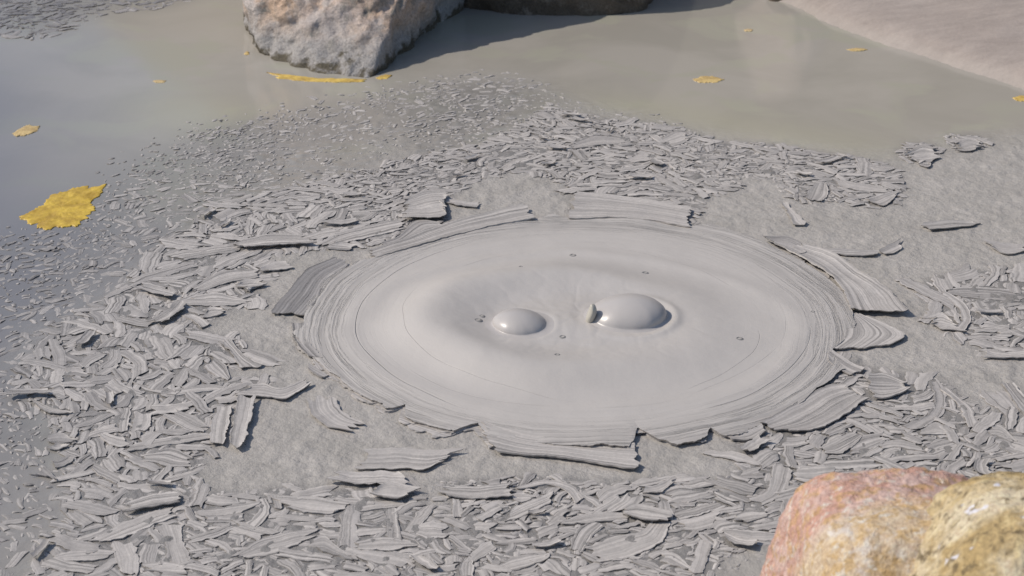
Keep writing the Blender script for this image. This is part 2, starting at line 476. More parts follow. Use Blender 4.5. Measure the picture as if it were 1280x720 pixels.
TZ += np.clip(SD - 1, 0, 14) * .62 * np.clip((TY - 7) / 2, 0, 1) * np.clip((TX + 4.2 + .5 * fbm(TX, TY * .6, 2.2, 2)) / 2.5, 0, 1) * (1 + .25 * fbm(TX * .5, TY * .5, 9.1, 3))  # unseen hill added at the back so the water mirrors it instead of sky
# keep the near bank below the camera
TZ = np.where(TY < 2.6, np.minimum(TZ, .10 + .0 * TZ), TZ)
ground = mesh_obj('ground', np.stack([TX.ravel(), TY.ravel(), TZ.ravel()], -1), grid_quads(len(tx), len(ty)), M_BANK)
if ground.data.polygons[0].normal.z < 0: ground.data.flip_normals()
tag(ground, 'pale beige silt bank sloping up from the mud pool', kind='structure')

# ------------------------------------------------------------------ rocks
def ico(sub):
    import bmesh
    bm = bmesh.new(); bmesh.ops.create_icosphere(bm, subdivisions=sub, radius=1)
    v = np.array([q.co[:] for q in bm.verts]); f = np.array([[q.index for q in p.verts] for p in bm.faces]); bm.free()
    return v, f

def rock(name, c, rad, planes, mat, label, sub=6, amp=.05, seed=0, soft=14, fine=.012, cat='rock', freq=3.0, group=None):
    """convex body cut by planes (normal, distance as a fraction of the ellipsoid), roughened in three scales"""
    d, f = ico(sub)
    rr = 1.0 / np.sqrt(((d / np.array(rad)) ** 2).sum(1))
    inv = [1.0 / rr]
    for nrm, h in planes:
        nrm = np.array(nrm, float); nrm /= np.linalg.norm(nrm)
        q = d @ nrm
        inv.append(np.clip(q, 1e-4, None) / h)
    inv = np.array(inv)
    mx = (inv ** soft).sum(0) ** (1 / soft)
    v = d / mx[:, None]
    s = max(rad)
    q = v / s * freq + seed * 3.7
    r1 = fbm(q[:, 0], q[:, 1], q[:, 2], 4, .55)
    r2 = 1 - np.abs(fbm(q[:, 0] * 2.3, q[:, 1] * 2.3, q[:, 2] * 2.3, 4, .55)) * 2
    r3 = fbm(q[:, 0] * 8, q[:, 1] * 8, q[:, 2] * 8, 4, .6)
    v = v + d * ((amp * (r1 * 1.6 + .5 * (r2 - .7)) + fine * r3) * s)[:, None]
    o = mesh_obj(name, v, None, mat, tris=f)
    o.location = c
    tag(o, label, cat, group)
    return o

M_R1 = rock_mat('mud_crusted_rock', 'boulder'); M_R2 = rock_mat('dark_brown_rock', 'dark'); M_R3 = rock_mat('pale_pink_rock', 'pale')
M_R4 = rock_mat('pink_ochre_rock', 'pink'); M_R5 = rock_mat('ochre_rock', 'ochre')

bx, by = P(432, 92)
rock('boulder', (-.42, 5.62, .0), (.52, .52, .85),
     [((-1, -.17, .06), .31), ((-.3, -1, 1.1), .287), ((.95, -.32, -.02), .190), ((.2, -1, 1.1), .289), ((0, 1, 0), .4), ((-.75, -.8, .7), .310)],
     M_R1, 'mud-crusted pinkish boulder standing in the pool, lit on its left side', sub=7, amp=.050, seed=1, fine=.005, cat='boulder', freq=3.2, soft=26)
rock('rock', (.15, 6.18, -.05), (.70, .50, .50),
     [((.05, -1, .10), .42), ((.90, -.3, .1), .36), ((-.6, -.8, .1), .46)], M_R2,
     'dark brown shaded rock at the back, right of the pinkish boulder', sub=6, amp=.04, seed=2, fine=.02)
rock('rock', (.86, 6.16, -.02), (.22, .22, .62),
     [((-1, -.5, .3), .13), ((.3, -1, .2), .20), ((.9, .1, .4), .15)], M_R3,
     'pale rock behind the pool, between the dark rock and the beige bank', sub=6, amp=.05, seed=3, fine=.02)
x, y = P(984, 2)
rock('stone', (x, y + .04, .0), (.06, .05, .045), [((0, -1, .3), .04)], M_R2, 'small brown stone at the tip of the beige bank waterline', sub=4, amp=.1, seed=4, fine=.03, cat='stone')

rock('foreground_rock', (.515, 2.30, .17), (.34, .24, .30),
     [((-1, -.10, .20), .175), ((.03, .1, 1), .221), ((-.6, 0, .8), .235), ((0, 1, .1), .10), ((0, -1, .7), .24), ((-.9, -.4, .1), .185), ((.55, .1, .85), .222)],
     M_R4, 'pinkish orange rock in the lower right corner with a flat pink top', sub=7, amp=.022, seed=5, fine=.010, soft=18)
rock('foreground_rock', (.672, 2.14, .205), (.34, .26, .31),
     [((-.85, .1, .55), .245), ((-.1, .3, 1), .275), ((0, 1, .3), .20), ((-1, -.3, -.1), .275)],
     M_R5, 'ochre yellow rock at the right edge overlapping the pinkish orange rock', sub=7, amp=.025, seed=6, fine=.010, soft=14)

# ------------------------------------------------------------------ strips and flakes
def resample(pts, n):
    """Catmull-Rom through the points, n samples evenly by length"""
    pts = np.asarray(pts, float)
    p = np.vstack([2 * pts[0] - pts[1], pts, 2 * pts[-1] - pts[-2]])
    out = []
    for i in range(1, len(p) - 2):
        t = np.linspace(0, 1, 12, endpoint=False)[:, None]
        a, b, c, d = p[i - 1], p[i], p[i + 1], p[i + 2]
        out.append(.5 * ((2 * b) + (-a + c) * t + (2 * a - 5 * b + 4 * c - d) * t**2 + (-a + 3 * b - 3 * c + d) * t**3))
    out = np.vstack(out + [pts[-1:]])
    s = np.concatenate([[0], np.cumsum(np.linalg.norm(np.diff(out, axis=0), axis=1))])
    q = np.linspace(0, s[-1], n)
    return np.stack([np.interp(q, s, out[:, 0]), np.interp(q, s, out[:, 1])], -1), s[-1]

def shell(X, Y, Zt, th):
    """closed thin shell over an n x m grid: returns verts, quads, index map for attrs (top then bottom)"""
    n, m = X.shape
    # bottom shrunk a little so that the broken edge is undercut
    cx, cy = X.mean(), Y.mean()
    top = np.stack([X.ravel(), Y.ravel(), Zt.ravel()], -1)
    bot = np.stack([(X + (cx - X) * .02).ravel(), (Y + (cy - Y) * .02).ravel(), (Zt - th).ravel()], -1)
    q = grid_quads(n, m); k = n * m
    # border
    idx = np.arange(k).reshape(n, m)
    loop = np.concatenate([idx[:, 0], idx[-1, 1:], idx[-2::-1, -1], idx[0, -2:0:-1]])
    rim_t = top[loop]; rim_b = bot[loop]
    nl = len(loop)
    verts = np.vstack([top, bot, rim_t, rim_b])
    a = 2 * k + np.arange(nl); b_ = 2 * k + (np.arange(nl) + 1) % nl
    side = np.stack([a, b_, b_ + nl, a + nl], -1)
    quads = np.vstack([q, q[:, ::-1] + k, side])
    src = np.concatenate([np.arange(k), np.arange(k), loop, loop])
    return verts, quads, src

def edge_noise(n, seed, amp, freq):
    t = np.arange(n) * freq
    return amp * (perlin(t, seed * 1.7, .5) * 1.2 + .7 * perlin(t * 2.7, seed * 2.1, 4.5) + .4 * perlin(t * 6.1, seed, 9.5))

def strip(A, B, seed, z0=.006, th=.003, curl=.003, jag=.22, rough=.0018, tone=1.0, zfun=None, tilt=0.0, grid=.006, slump=0.0):
    A = np.asarray(A); B = np.asarray(B)
    _, la = resample(A, 4); _, lb = resample(B, 4)
    L = (la + lb) / 2
    W = np.linalg.norm(A - B[:len(A)] if len(A) == len(B) else A.mean(0) - B.mean(0), axis=-1).mean()
    n = int(np.clip(L / grid, 5, 70)); m = int(np.clip(W / (grid * .8), 4, 22))
    a, _ = resample(A, n); b, _ = resample(B, n)
    v = np.linspace(0, 1, m)[None, :, None]
    G = a[:, None] * (1 - v) + b[:, None] * v
    # ragged long edges
    d = (b - a); d /= np.linalg.norm(d, axis=1)[:, None] + 1e-9
    G[:, 0] += d * edge_noise(n, seed, rough, .55)[:, None]
    G[:, -1] += d * edge_noise(n, seed + 50, rough, .55)[:, None]
    # broken ends
    for end, s, oth in ((0, -1, 1), (-1, 1, -2)):
        t = (G[end].mean(0) - G[oth].mean(0)); t /= np.linalg.norm(t) + 1e-9
        e = edge_noise(m, seed + 7 * (end + 2), jag * min(W, .05), .42)
        e += (np.linspace(-1, 1, m)) * rr_(seed + end) * .25 * min(W, .05)
        for row, wgt in ((0, 1.0), (1, .6), (2, .3)):
            if row < n // 2:
                r_ = row if end == 0 else -1 - row
                G[r_] += t[None] * (e * wgt)[:, None]
    X, Y = G[..., 0], G[..., 1]
    u = np.linspace(-1, 1, n)[:, None]; vv = np.linspace(-1, 1, m)[None, :]
    Z = z0 + curl * (.6 * np.abs(vv) ** 3 + .6 * np.abs(u) ** 4) + curl * .8 * fbm(X * 14 + seed, Y * 14, seed * .7, 2) + tilt * vv * W * .5
    Z = Z - slump * (np.abs(vv) ** 5 + np.abs(u) ** 7)
    verts, quads, src = shell(X, Y, Z, th)
    uu = np.broadcast_to(np.linspace(0, L, n)[:, None], (n, m)).ravel()
    ww = np.broadcast_to(np.linspace(0, W, m)[None, :], (n, m)).ravel()
    uv = np.stack([uu, ww, np.full(n * m, seed * 1.37 % 90)], -1)[src]
    return verts, quads, uv, np.full(len(verts), tone)

def rr_(s):
    return (math.sin(s * 91.7 + 1.3) * 4375.5) % 1 * 2 - 1

# ------------------------------------------------------------------ the mud disc
CX, CY = 0.0, 0.0
cl = P(383, 402, .012); cr = P(1068, 402, .012); ct = P(722, 272, .012); cb = P(722, 556, .012)
CX = (cl[0] + cr[0]) / 2; CY = (ct[1] + cb[1]) / 2
RD = ((cr[0] - cl[0]) / 2 + (ct[1] - cb[1]) / 2) / 2
out = PP(DISCOUT, .012) - np.array([CX, CY])
NT, NR = 1500, 150
th = np.linspace(0, 2 * np.pi, NT, endpoint=False)
dirs = np.stack([np.cos(th), np.sin(th)], -1)
Rt = np.zeros(NT)
for i in range(len(out)):
    p, q = out[i], out[(i + 1) % len(out)]
    e = q - p
    den = dirs[:, 0] * e[1] - dirs[:, 1] * e[0]
    den = np.where(abs(den) < 1e-9, 1e-9, den)
    t = (p[0] * e[1] - p[1] * e[0]) / den
    s = (p[0] * dirs[:, 1] - p[1] * dirs[:, 0]) / den
    ok = (s >= 0) & (s <= 1) & (t > 0)
    Rt = np.where(ok, np.maximum(Rt, t), Rt)
Rt = np.where(Rt < .1, RD, Rt)
jagmask = np.clip(.5 + fbm(dirs[:, 0] * 5, dirs[:, 1] * 5, 3.3, 2) * 1.5, .15, 1)
Rt = Rt + jagmask * (.009 * fbm(dirs[:, 0] * 14, dirs[:, 1] * 14, 1.0, 3) + .0055 * fbm(dirs[:, 0] * 60, dirs[:, 1] * 60, 2.0, 3, .7))
step = (np.floor(fbm(dirs[:, 0] * 9, dirs[:, 1] * 9, 7.7, 2) * 5) * .004)
Rt = Rt + step * jagmask

B1 = P(650, 407, .022); B2 = P(783, 396, .022); DR = P(737, 397, .02)
def disc_h(x, y):
    dx = x - CX; dy = y - CY
    r = np.hypot(dx, dy)
    h = .0088 + .0077 * np.clip(1 - r / .5, 0, 1)
    # swell ring around the vent, wavering
    bxm, bym = (B1[0] + B2[0]) / 2, (B1[1] + B2[1]) / 2
    ex = x - bxm; ey = y - bym
    wob = 1 + .12 * fbm(x * 3, y * 3, .9, 2)
    e = np.hypot(ex / .26, ey / .22) * wob
    h += .020 * np.exp(-((e - 1) / .30) ** 2) * np.clip(1 - .55 * ex / .26, .3, 2)
    h += .012 * np.exp(-(e / .70) ** 2)
    h += .0025 * np.exp(-((e - 1.65) / .10) ** 2)
    h += .002 * fbm(x * 6, y * 6, 4.4, 3)
    near_ = np.exp(-(e / 1.0) ** 4)
    h += near_ * (.0016 * fbm(x * 20, y * 14, 2.7, 3, .5) - .0005 * np.clip(1 - np.abs(fbm(x * 13, y * 9, 6.1, 2)) * 7, 0, 1))
    # lips round the bubbles
    for (cx, cy), rad, lip in ((B1, .066, .001), (B2, .088, .0045)):
        d = np.hypot(x - cx, (y - cy))
        h += lip * np.exp(-((d - rad * 1.10) / (rad * .12)) ** 2) * (.35 + .65 * np.cos(np.arctan2(y - cy, x - cx) + .3))
        h -= .003 * np.exp(-(d / (rad * .8)) ** 4)
    return h

sv = np.concatenate([np.linspace(0.004, .88, 105), np.linspace(.885, 1.0, NR - 105)])
Rg = Rt[:, None] * sv[None, :]
# keep the inner rows round instead of echoing the ragged rim
base = RD * np.minimum(1, Rt.min() / RD)
Rs = base * sv[None, :] + (Rt[:, None] - base) * (sv[None, :] ** 9)
X = CX + dirs[:, :1] * Rs; Y = CY + dirs[:, 1:] * Rs
Z = disc_h(X, Y)
tt = np.clip((sv[None, :] - .90) / .10, 0, 1)
rimw = fbm(dirs[:, 0] * 4, dirs[:, 1] * 4, 6.6, 3)[:, None]
Z = Z + tt ** 2 * (.0035 * rimw * 2 - .001)
k = NT * NR
idx = np.arange(k).reshape(NT, NR)
i0 = idx; i1 = np.roll(idx, -1, axis=0)
q = np.stack([i0[:, :-1], i0[:, 1:], i1[:, 1:], i1[:, :-1]], -1).reshape(-1, 4)
top = np.stack([X.ravel(), Y.ravel(), Z.ravel()], -1)
rim = top[idx[:, -1]]
rim_in = rim.copy(); rim_in[:, 0] = CX + (rim[:, 0] - CX) * .995; rim_in[:, 1] = CY + (rim[:, 1] - CY) * .995; rim_in[:, 2] -= .0042
und = rim_in.copy(); und[:, 0] = CX + (rim[:, 0] - CX) * .90; und[:, 1] = CY + (rim[:, 1] - CY) * .90; und[:, 2] = -.004
verts = np.vstack([top, rim, rim_in, und, [[CX, CY, disc_h(CX, CY)]]])
a = k + np.arange(NT); b = k + (np.arange(NT) + 1) % NT
q = np.vstack([q, np.stack([a, a + NT, b + NT, b], -1), np.stack([a + NT, a + 2 * NT, b + 2 * NT, b + NT], -1)])
tri = np.stack([i0[:, 0], i1[:, 0], np.full(NT, len(verts) - 1)], -1)
def ringattr(v): return np.hypot(v[:, 0] - CX, v[:, 1] - CY) / RD
ang = np.arctan2(verts[:, 1] - CY, verts[:, 0] - CX)
uv = np.stack([np.zeros(len(verts)), np.cos(ang), np.sin(ang)], -1)
disc = thing('mud_disc', 'large smooth round mud disc with ragged ringed rim around two bubbles', 'mud disc', (CX, CY, 0))
off = np.array([CX, CY, 0])
skin = mesh_obj('skin', verts - off, q, M_DISC, disc, uvs=uv, tris=tri, attrs=dict(ring=ringattr(verts)))
if skin.data.polygons[100].normal.z < 0: skin.data.flip_normals()

def rim_layer(seed, grow, amp, z, tone):
    t2 = np.linspace(0, 2 * np.pi, 1100, endpoint=False); dd = np.stack([np.cos(t2), np.sin(t2)], -1)
    base_ = np.interp(t2, th, Rt)
    n1 = fbm(dd[:, 0] * 4 + seed, dd[:, 1] * 4, seed * 1.3, 3); n2 = fbm(dd[:, 0] * 30, dd[:, 1] * 30 + seed, seed * 2.3, 3, .65)
    stepn = np.floor(fbm(dd[:, 0] * 8, dd[:, 1] * 8, seed * 5.1, 2) * 4) * .007
    Ro = base_ + grow + amp * n1 * 2 + .006 * n2 + stepn
    rows_ = np.linspace(0, 1, 14)
    Rr = (RD * .90) + (Ro - RD * .90)[:, None] * rows_[None, :]
    X = CX + dd[:, :1] * Rr; Y = CY + dd[:, 1:] * Rr
    Z = z + .0025 * fbm(X * 18, Y * 18, seed * .9, 3) - .001 * rows_[None, :] ** 2
    kk = X.size; ix = np.arange(kk).reshape(X.shape); j1 = np.roll(ix, -1, axis=0)
    q = np.stack([ix[:, :-1], ix[:, 1:], j1[:, 1:], j1[:, :-1]], -1).reshape(-1, 4)
    top = np.stack([X.ravel(), Y.ravel(), Z.ravel()], -1)
    rim = top[ix[:, -1]]; low = rim.copy(); low[:, 2] -= .0022
    v = np.vstack([top, rim, low]); a = kk + np.arange(1100); b = kk + (np.arange(1100) + 1) % 1100
    q = np.vstack([q, np.stack([a, a + 1100, b + 1100, b], -1)])
    rad = np.hypot(v[:, 0] - CX, v[:, 1] - CY); an = np.arctan2(v[:, 1] - CY, v[:, 0] - CX)
    uv = np.stack([(np.sin(an) + an * .2) * .5, rad, np.full(len(v), seed)], -1)
    o = mesh_obj('rim_layer', v - off, q, M_FLAKE, disc, uvs=uv, attrs=dict(tone=np.full(len(v), tone)))
    if o.data.polygons[100].normal.z < 0: o.data.flip_normals()
rim_layer(3.0, .0, .018, .0052, .95)
rim_layer(8.0, .002, .026, .0030, .8)

FLAPS = [  # traced rim pieces: outer edge / inner edge, height, tone
 ("1000,306 1040,318 1083,345 1112,364 1136,391", "985,315 1025,335 1052,360 1064,391", .009, 1.0, .006),
 ("1080,394 1104,404 1131,419 1107,434", "1050,386 1060,402 1055,420 1040,434", .0070, 1.0, .0015),
 ("598,527 655,543 725,550 797,556", "622,566 655,569 705,573 793,588", .006, .95, .003),
 ("716,240 760,243 810,250 863,260", "714,274 760,272 810,275 857,284", .008, .95, .003),
 ("948,532 990,507 1030,484 1060,482", "985,541 1022,536 1060,517 1078,501", .005, .8, .004),
 ("1086,470 1106,468 1132,479", "1088,497 1110,498 1136,486", .006, .9, .004),
 ("422,322 386,336 364,360 340,388", "435,333 408,352 396,376 378,398", .006, .38, .003),
 ("957,297 985,296 1010,309", "962,303 985,311 1000,318", .010, .7, .003),
 ("458,315 500,300 560,279 605,267 650,256", "474,322 520,308 570,294 620,281 672,273", .009, .95, .003),
 ("475,305 498,296 520,276 550,279", "482,309 515,302 545,292 565,285", .005, .85, .003),
 ("364,405 369,427 386,446", "379,402 384,425 403,447", .006, .75, .002),
 ("386,455 398,462 410,470", "384,461 395,468 405,474", .005, .7, .002),
 ("1040,440 1058,450 1080,461", "1035,452 1050,462 1070,470", .006, .85, .004),
 ("905,543 930,541 952,531", "915,551 940,550 958,540", .005, .85, .003),
]
for i, (sa, sb, z0, tn, cu) in enumerate(FLAPS):
    v, qd, uvv, t = strip(PP(sa, z0), PP(sb, z0), 300 + i, z0=z0, th=.0035, curl=cu, jag=.16, rough=.0018, tone=tn)
    mesh_obj('rim_flap', v - off, qd, M_FLAKE, disc, uvs=uvv, attrs=dict(tone=t))

# small gas pits in the skin
def crater(px, py, r):
    x, y = P(px, py, .017); n = 20
    t = np.linspace(0, 2 * np.pi, n, endpoint=False)
    z = float(disc_h(np.array(x), np.array(y)))
    prof = [(1.7, -.0012), (1.35, .0012), (1.0, .0030), (.75, .0022), (.6, -.0004), (.2, -.001)]
    vs = []
    for rr, zz in prof:
        vs.append(np.stack([x + np.cos(t) * rr * r, y + np.sin(t) * rr * r, np.full(n, z + zz * .6 * r / .006 )], -1))
    vs = np.vstack(vs)
    qs = []
    for a in range(len(prof) - 1):
        for j in range(n):
            qs.append([a * n + j, a * n + (j + 1) % n, (a + 1) * n + (j + 1) % n, (a + 1) * n + j])
    cap = [[(len(prof) - 1) * n, (len(prof) - 1) * n + j, (len(prof) - 1) * n + j + 1] for j in range(1, n - 1)]
    mesh_obj('gas_pit', vs - off, qs, M_PIT, disc, tris=cap)
M_PIT, nt, b = new_mat('pit_mud'); b.inputs['Base Color'].default_value = (.22, .21, .20, 1); b.inputs['Roughness'].default_value = .6
for a in ((716, 317, .005), (806, 341, .005), (924, 423, .005), (696, 451, .004), (597, 407, .0055), (602, 401, .004), (703, 425, .0045), (651, 344, .003), (1016, 386, .003)):
    crater(*a)

# ------------------------------------------------------------------ bubbles
def bubble(name, c, rx, ry, h, label, cat, skew=0, z0=None, flare=.28):
    n, m = 96, 44
    t = np.linspace(0, 2 * np.pi, n, endpoint=False)[:, None]
    s = np.linspace(0.0, 1, m)[None, :]
    base = float(disc_h(np.array(c[0]), np.array(c[1]))) if z0 is None else z0
    # dome profile that flares into the mud round it
    a = s * (np.pi / 2 * 1.0)
    rr = np.where(s < .8, np.sin(s / .8 * np.pi / 2 * .93), 0)
    e = np.clip((s - .8) / .2, 0, 1)
    redge = np.sin(np.pi / 2 * .93)
    rr = np.where(s < .8, rr, redge + flare * e ** 1.3)
    zz = np.where(s < .8, np.cos(s / .8 * np.pi / 2 * .93), np.cos(np.pi / 2 * .93) * (1 - e) ** 2 - .06 * e)
    X = c[0] + np.cos(t) * rr * rx + skew * zz * rx; Y = c[1] + np.sin(t) * rr * ry
    wob = 1 + .045 * fbm(np.cos(t) * 1.5 + c[0] * 9, np.sin(t) * 1.5, .4, 2)
    X = c[0] + (X - c[0]) * wob; Y = c[1] + (Y - c[1]) * wob
    G = disc_h(X, Y)
    Z = base * (1 - np.clip(s / .8, 0, 1) ** 2) + G * np.clip(s / .8, 0, 1) ** 2 + h * zz
    Z = np.where(s > .97, G - .002, Z)
    v = np.stack([X.ravel(), Y.ravel(), Z.ravel()], -1)
    idx = np.arange(n * m).reshape(n, m); i1 = np.roll(idx, -1, axis=0)
    q = np.stack([idx[:, :-1], idx[:, 1:], i1[:, 1:], i1[:, :-1]], -1).reshape(-1, 4)
    loc = np.array([c[0], c[1], base])
    o = mesh_obj(name, v - loc, q, M_BUB); o.location = loc
    if o.data.polygons[50].normal.z < 0: o.data.flip_normals()
    return tag(o, label, cat, 'mud bubbles rising in the disc')
bubble('mud_bubble', B1, .052, .050, .031, 'smaller left mud bubble with a bright glint on its left side', 'mud bubble', skew=-.15, flare=.75)
bubble('mud_bubble', B2, .076, .066, .043, 'larger right mud bubble, shaded on its right side', 'mud bubble', skew=.14, flare=.30)
# blob of mud flung up beside the large bubble
d, f = ico(4)
v = d * np.array([.0090, .013, .024])
v[:, 0] += .002 * np.sin(d[:, 2] * 3) ; v *= (1 + .06 * fbm(d[:, 0] * 2, d[:, 1] * 2, d[:, 2] * 2, 2))[:, None]
M_DROP, nt, b = new_mat('drop_mud'); b.inputs['Base Color'].default_value = (.44, .41, .35, 1); b.inputs['Roughness'].default_value = .12
o = mesh_obj('mud_drop', v, None, M_DROP, tris=f); o.location = (DR[0] + .002, DR[1] - .030, .040); o.rotation_euler = (R(8), R(3), 0)
tag(o, 'small upright glossy blob of mud on the left side of the larger bubble', 'mud drop')

# ------------------------------------------------------------------ traced flakes
HAND = """458,562 500,559 540,562 568,563|460,586 500,584 530,586 548,577|.007|1
418,495 424,508 438,520 455,528|385,503 390,515 405,530 424,536|.005|.9
300,483 325,477 345,483 365,480 381,473|300,494 330,495 355,497 368,491 384,481|.008|1
272,505 265,530 262,556|290,508 285,530 280,554|.007|1
298,497 292,525 287,556|320,495 312,525 304,558|.009|.95
272,424 290,440 300,459|288,424 308,445 330,455|.006|1
255,455 265,465 280,473|270,445 282,455 286,468|.006|.95
200,489 235,480 262,478 277,481|202,495 235,489 262,486 278,487|.006|1
217,508 240,516 257,528|208,519 230,533 250,537|.007|1
155,556 190,547 240,540 268,538|160,561 195,556 240,549 270,544|.007|1
122,532 135,540 165,545|122,540 135,552 155,557|.007|1
153,508 150,520 148,537|163,508 161,522 159,538|.006|1
168,512 166,525 164,540|186,512 189,525 181,536|.006|.9
190,562 215,557 239,568|186,572 210,579 236,579|.008|1
160,628 190,618 226,614|155,640 190,633 225,627|.009|1
113,673 145,655 180,640 216,632|130,676 155,668 190,653 216,643|.007|1
160,672 175,660 190,650|162,684 178,674 194,656|.005|.95
195,655 205,675 212,699|226,650 228,675 239,698|.006|1
65,692 100,685 142,686|70,698 105,698 130,696|.007|1
183,702 210,700 238,705|183,711 210,713 236,714|.006|1
118,577 135,584 153,591|112,583 128,593 145,601|.006|1
250,635 285,630 318,625|248,643 285,641 311,637|.007|1
256,644 285,642 308,639|262,651 290,651 306,647|.005|.9
320,620 325,635 305,652|333,620 337,638 322,656|.008|1
337,617 342,625 344,634|350,617 352,625 354,633|.005|.9
352,617 380,617 408,620 435,627|356,630 390,637 415,638 428,634|.008|1
300,689 330,670 370,660 391,659|300,695 335,691 370,678 384,672|.007|1
318,684 332,672 345,655|328,686 345,672 357,656|.006|1
255,674 272,680 288,692|262,670 280,675 292,686|.006|1
390,672 405,667 425,682 446,691|393,684 415,689 440,698|.007|.95
470,611 490,602 519,611|465,617 490,623 509,621|.009|1
440,628 475,624 508,624|442,637 475,634 506,630|.005|1
481,638 482,655 480,669|496,632 498,652 501,669|.006|1
550,605 590,607 638,603|552,617 590,621 636,619|.008|1
567,620 566,632 566,644|574,620 579,632 583,642|.006|1
632,636 655,626 690,612|640,646 665,637 693,622|.008|1
640,612 652,610 664,614|641,623 652,625 663,622|.005|1
640,608 680,598 715,605 729,620|662,607 686,603 708,612 720,625|.007|1
445,675 475,668 516,673|452,682 480,685 512,680|.007|1
621,703 645,691 680,687|627,711 655,706 682,696|.008|1
638,708 655,704 672,700|642,718 660,715 674,708|.005|1
585,695 600,680 617,671|592,701 608,691 627,680|.006|1
574,715 576,705 579,694|592,717 592,705 591,695|.006|1
705,648 740,637 783,639|708,653 740,650 783,646|.007|1
782,636 800,630 837,640|784,642 805,649 833,652|.010|1
733,681 770,668 800,661 815,650|752,700 790,693 825,676 836,655|.007|1
712,681 722,660 740,648|728,689 740,672 753,656|.006|.9
828,689 845,689 863,706|826,697 845,704 860,709|.007|1
862,711 868,695 872,675|880,713 886,695 889,678|.006|1
848,650 865,645 889,640|855,660 870,662 893,655|.005|1
918,642 935,634 956,636|922,649 938,649 951,643|.007|1
935,622 958,610 965,583|955,629 980,612 991,582|.006|.95
800,608 820,605 842,596|815,616 830,613 842,603|.007|1
1161,395 1175,389 1191,400|1165,406 1180,411 1196,411|.007|1
1178,366 1196,380 1202,395 1192,408|1183,362 1207,378 1214,395 1206,411|.008|1
1182,360 1220,357 1285,363|1185,366 1220,371 1285,376|.005|.8
1228,435 1250,440 1284,437|1233,447 1253,446 1284,446|.007|.95
1155,277 1185,274 1223,276|1163,287 1185,285 1222,280|.006|.8
1232,300 1255,303 1285,305|1240,309 1258,317 1285,313|.006|.8
977,253 985,265 992,281|984,252 998,268 1008,278|.007|.95
1100,312 1110,306 1120,302|1106,317 1117,315 1131,307|.006|.85
1013,308 1050,311 1098,313|1020,315 1055,318 1096,319|.006|.8
1138,190 1150,180 1169,185|1142,201 1158,208 1166,203|.007|.85
1195,180 1210,173 1226,178|1203,187 1212,188 1225,184|.006|.8
1042,221 1070,225 1109,231|1046,230 1075,236 1104,239|.007|.95
1085,249 1100,242 1121,239|1092,255 1108,255 1123,243|.006|.9
1008,245 1012,235 1020,228|1027,251 1036,240 1034,230|.006|.95
505,251 530,240 552,239 556,244|512,271 540,272 556,269 559,262|.011|1
300,300 340,292 385,294|303,309 340,306 385,304|.011|1
385,291 402,285 420,283|386,297 402,295 420,292|.008|.95
400,301 430,286 502,272|404,309 440,299 506,284|.007|1
414,303 428,301 443,304|416,309 430,311 444,310|.007|1
557,248 580,251 602,253|558,253 580,257 597,258|.006|.9
243,355 275,337 310,334|250,363 282,351 326,343|.008|.95
325,335 345,327 358,327|330,339 345,337 362,334|.006|1
235,369 270,364 303,371|240,378 275,380 305,378|.008|1
252,388 262,381 276,384|256,396 266,394 276,391|.007|1
226,392 240,397 253,408|238,390 250,394 262,402|.007|1
300,352 312,347 324,350|302,362 314,364 322,360|.007|.95
1130,531 1160,515 1168,490 1160,470|1152,536 1179,515 1183,490 1171,472|.004|.7
1176,485 1195,500 1210,530|1187,484 1212,505 1226,530|.006|.95
1253,480 1267,500 1282,520|1265,476 1281,495 1298,512|.006|.9
1062,555 1075,545 1098,540|1066,565 1085,562 1105,552|.005|.9
1030,555 1045,545 1073,534|1035,564 1055,562 1079,545|.008|1
975,545 995,545 1012,543|978,557 998,556 1012,552|.005|.9
1095,552 1115,548 1150,553|1100,560 1120,557 1150,562|.005|.9
1150,535 1170,525 1186,535|1153,540 1172,540 1187,540|.006|1
1234,530 1250,527 1268,545|1240,540 1256,545 1272,552|.006|1
1247,545 1262,548 1275,562|1258,562 1268,566 1277,566|.006|.9
60,480 78,474 82,495|65,494 78,498 88,492|.006|.8
36,497 60,508 90,515|42,505 60,515 85,516|.006|.85
85,455 97,452 107,458|84,472 95,473 107,473|.005|.85
120,466 133,455 147,452|127,468 140,462 149,456|.006|.9
95,455 110,440 127,438|105,460 118,450 132,442|.005|.85
163,473 185,480 228,485|170,477 190,487 222,492|.006|1
62,545 75,542 88,548|60,560 72,562 86,556|.004|.7
38,595 50,593 58,594|58,585 63,590 70,600|.004|.7
85,568 72,575 60,578|95,572 85,580 70,585|.004|.7
720,176 745,168 780,172|722,184 748,180 782,178|.005|.85
782,198 800,190 812,192|772,198 796,201 812,198|.006|.9
825,172 845,163 858,167|828,180 850,178 862,172|.006|.9"""

flakes = []   # (verts, quads, uv, tone, centre, length, width, angle, curve, traced)
OCC = np.zeros((NX, NY), np.uint8)

def mark_poly(poly):
    lo = poly.min(0); hi = poly.max(0)
    i0 = max(0, int((lo[0] - X0) / RES)); i1 = min(NX, int((hi[0] - X0) / RES) + 2)
    j0 = max(0, int((lo[1] - Y0) / RES)); j1 = min(NY, int((hi[1] - Y0) / RES) + 2)
    if i1 <= i0 or j1 <= j0: return
    X, Y = np.meshgrid(X0 + (np.arange(i0, i1) + .5) * RES, Y0 + (np.arange(j0, j1) + .5) * RES, indexing='ij')
    ins = np.zeros(X.shape, bool); n = len(poly)
    for i in range(n):
        x1, y1 = poly[i]; x2, y2 = poly[(i + 1) % n]
        if y1 == y2: continue
        ins ^= ((y1 > Y) != (y2 > Y)) & (X < (x2 - x1) * (Y - y1) / (y2 - y1) + x1)
    OCC[i0:i1, j0:j1] |= ins.astype(np.uint8)

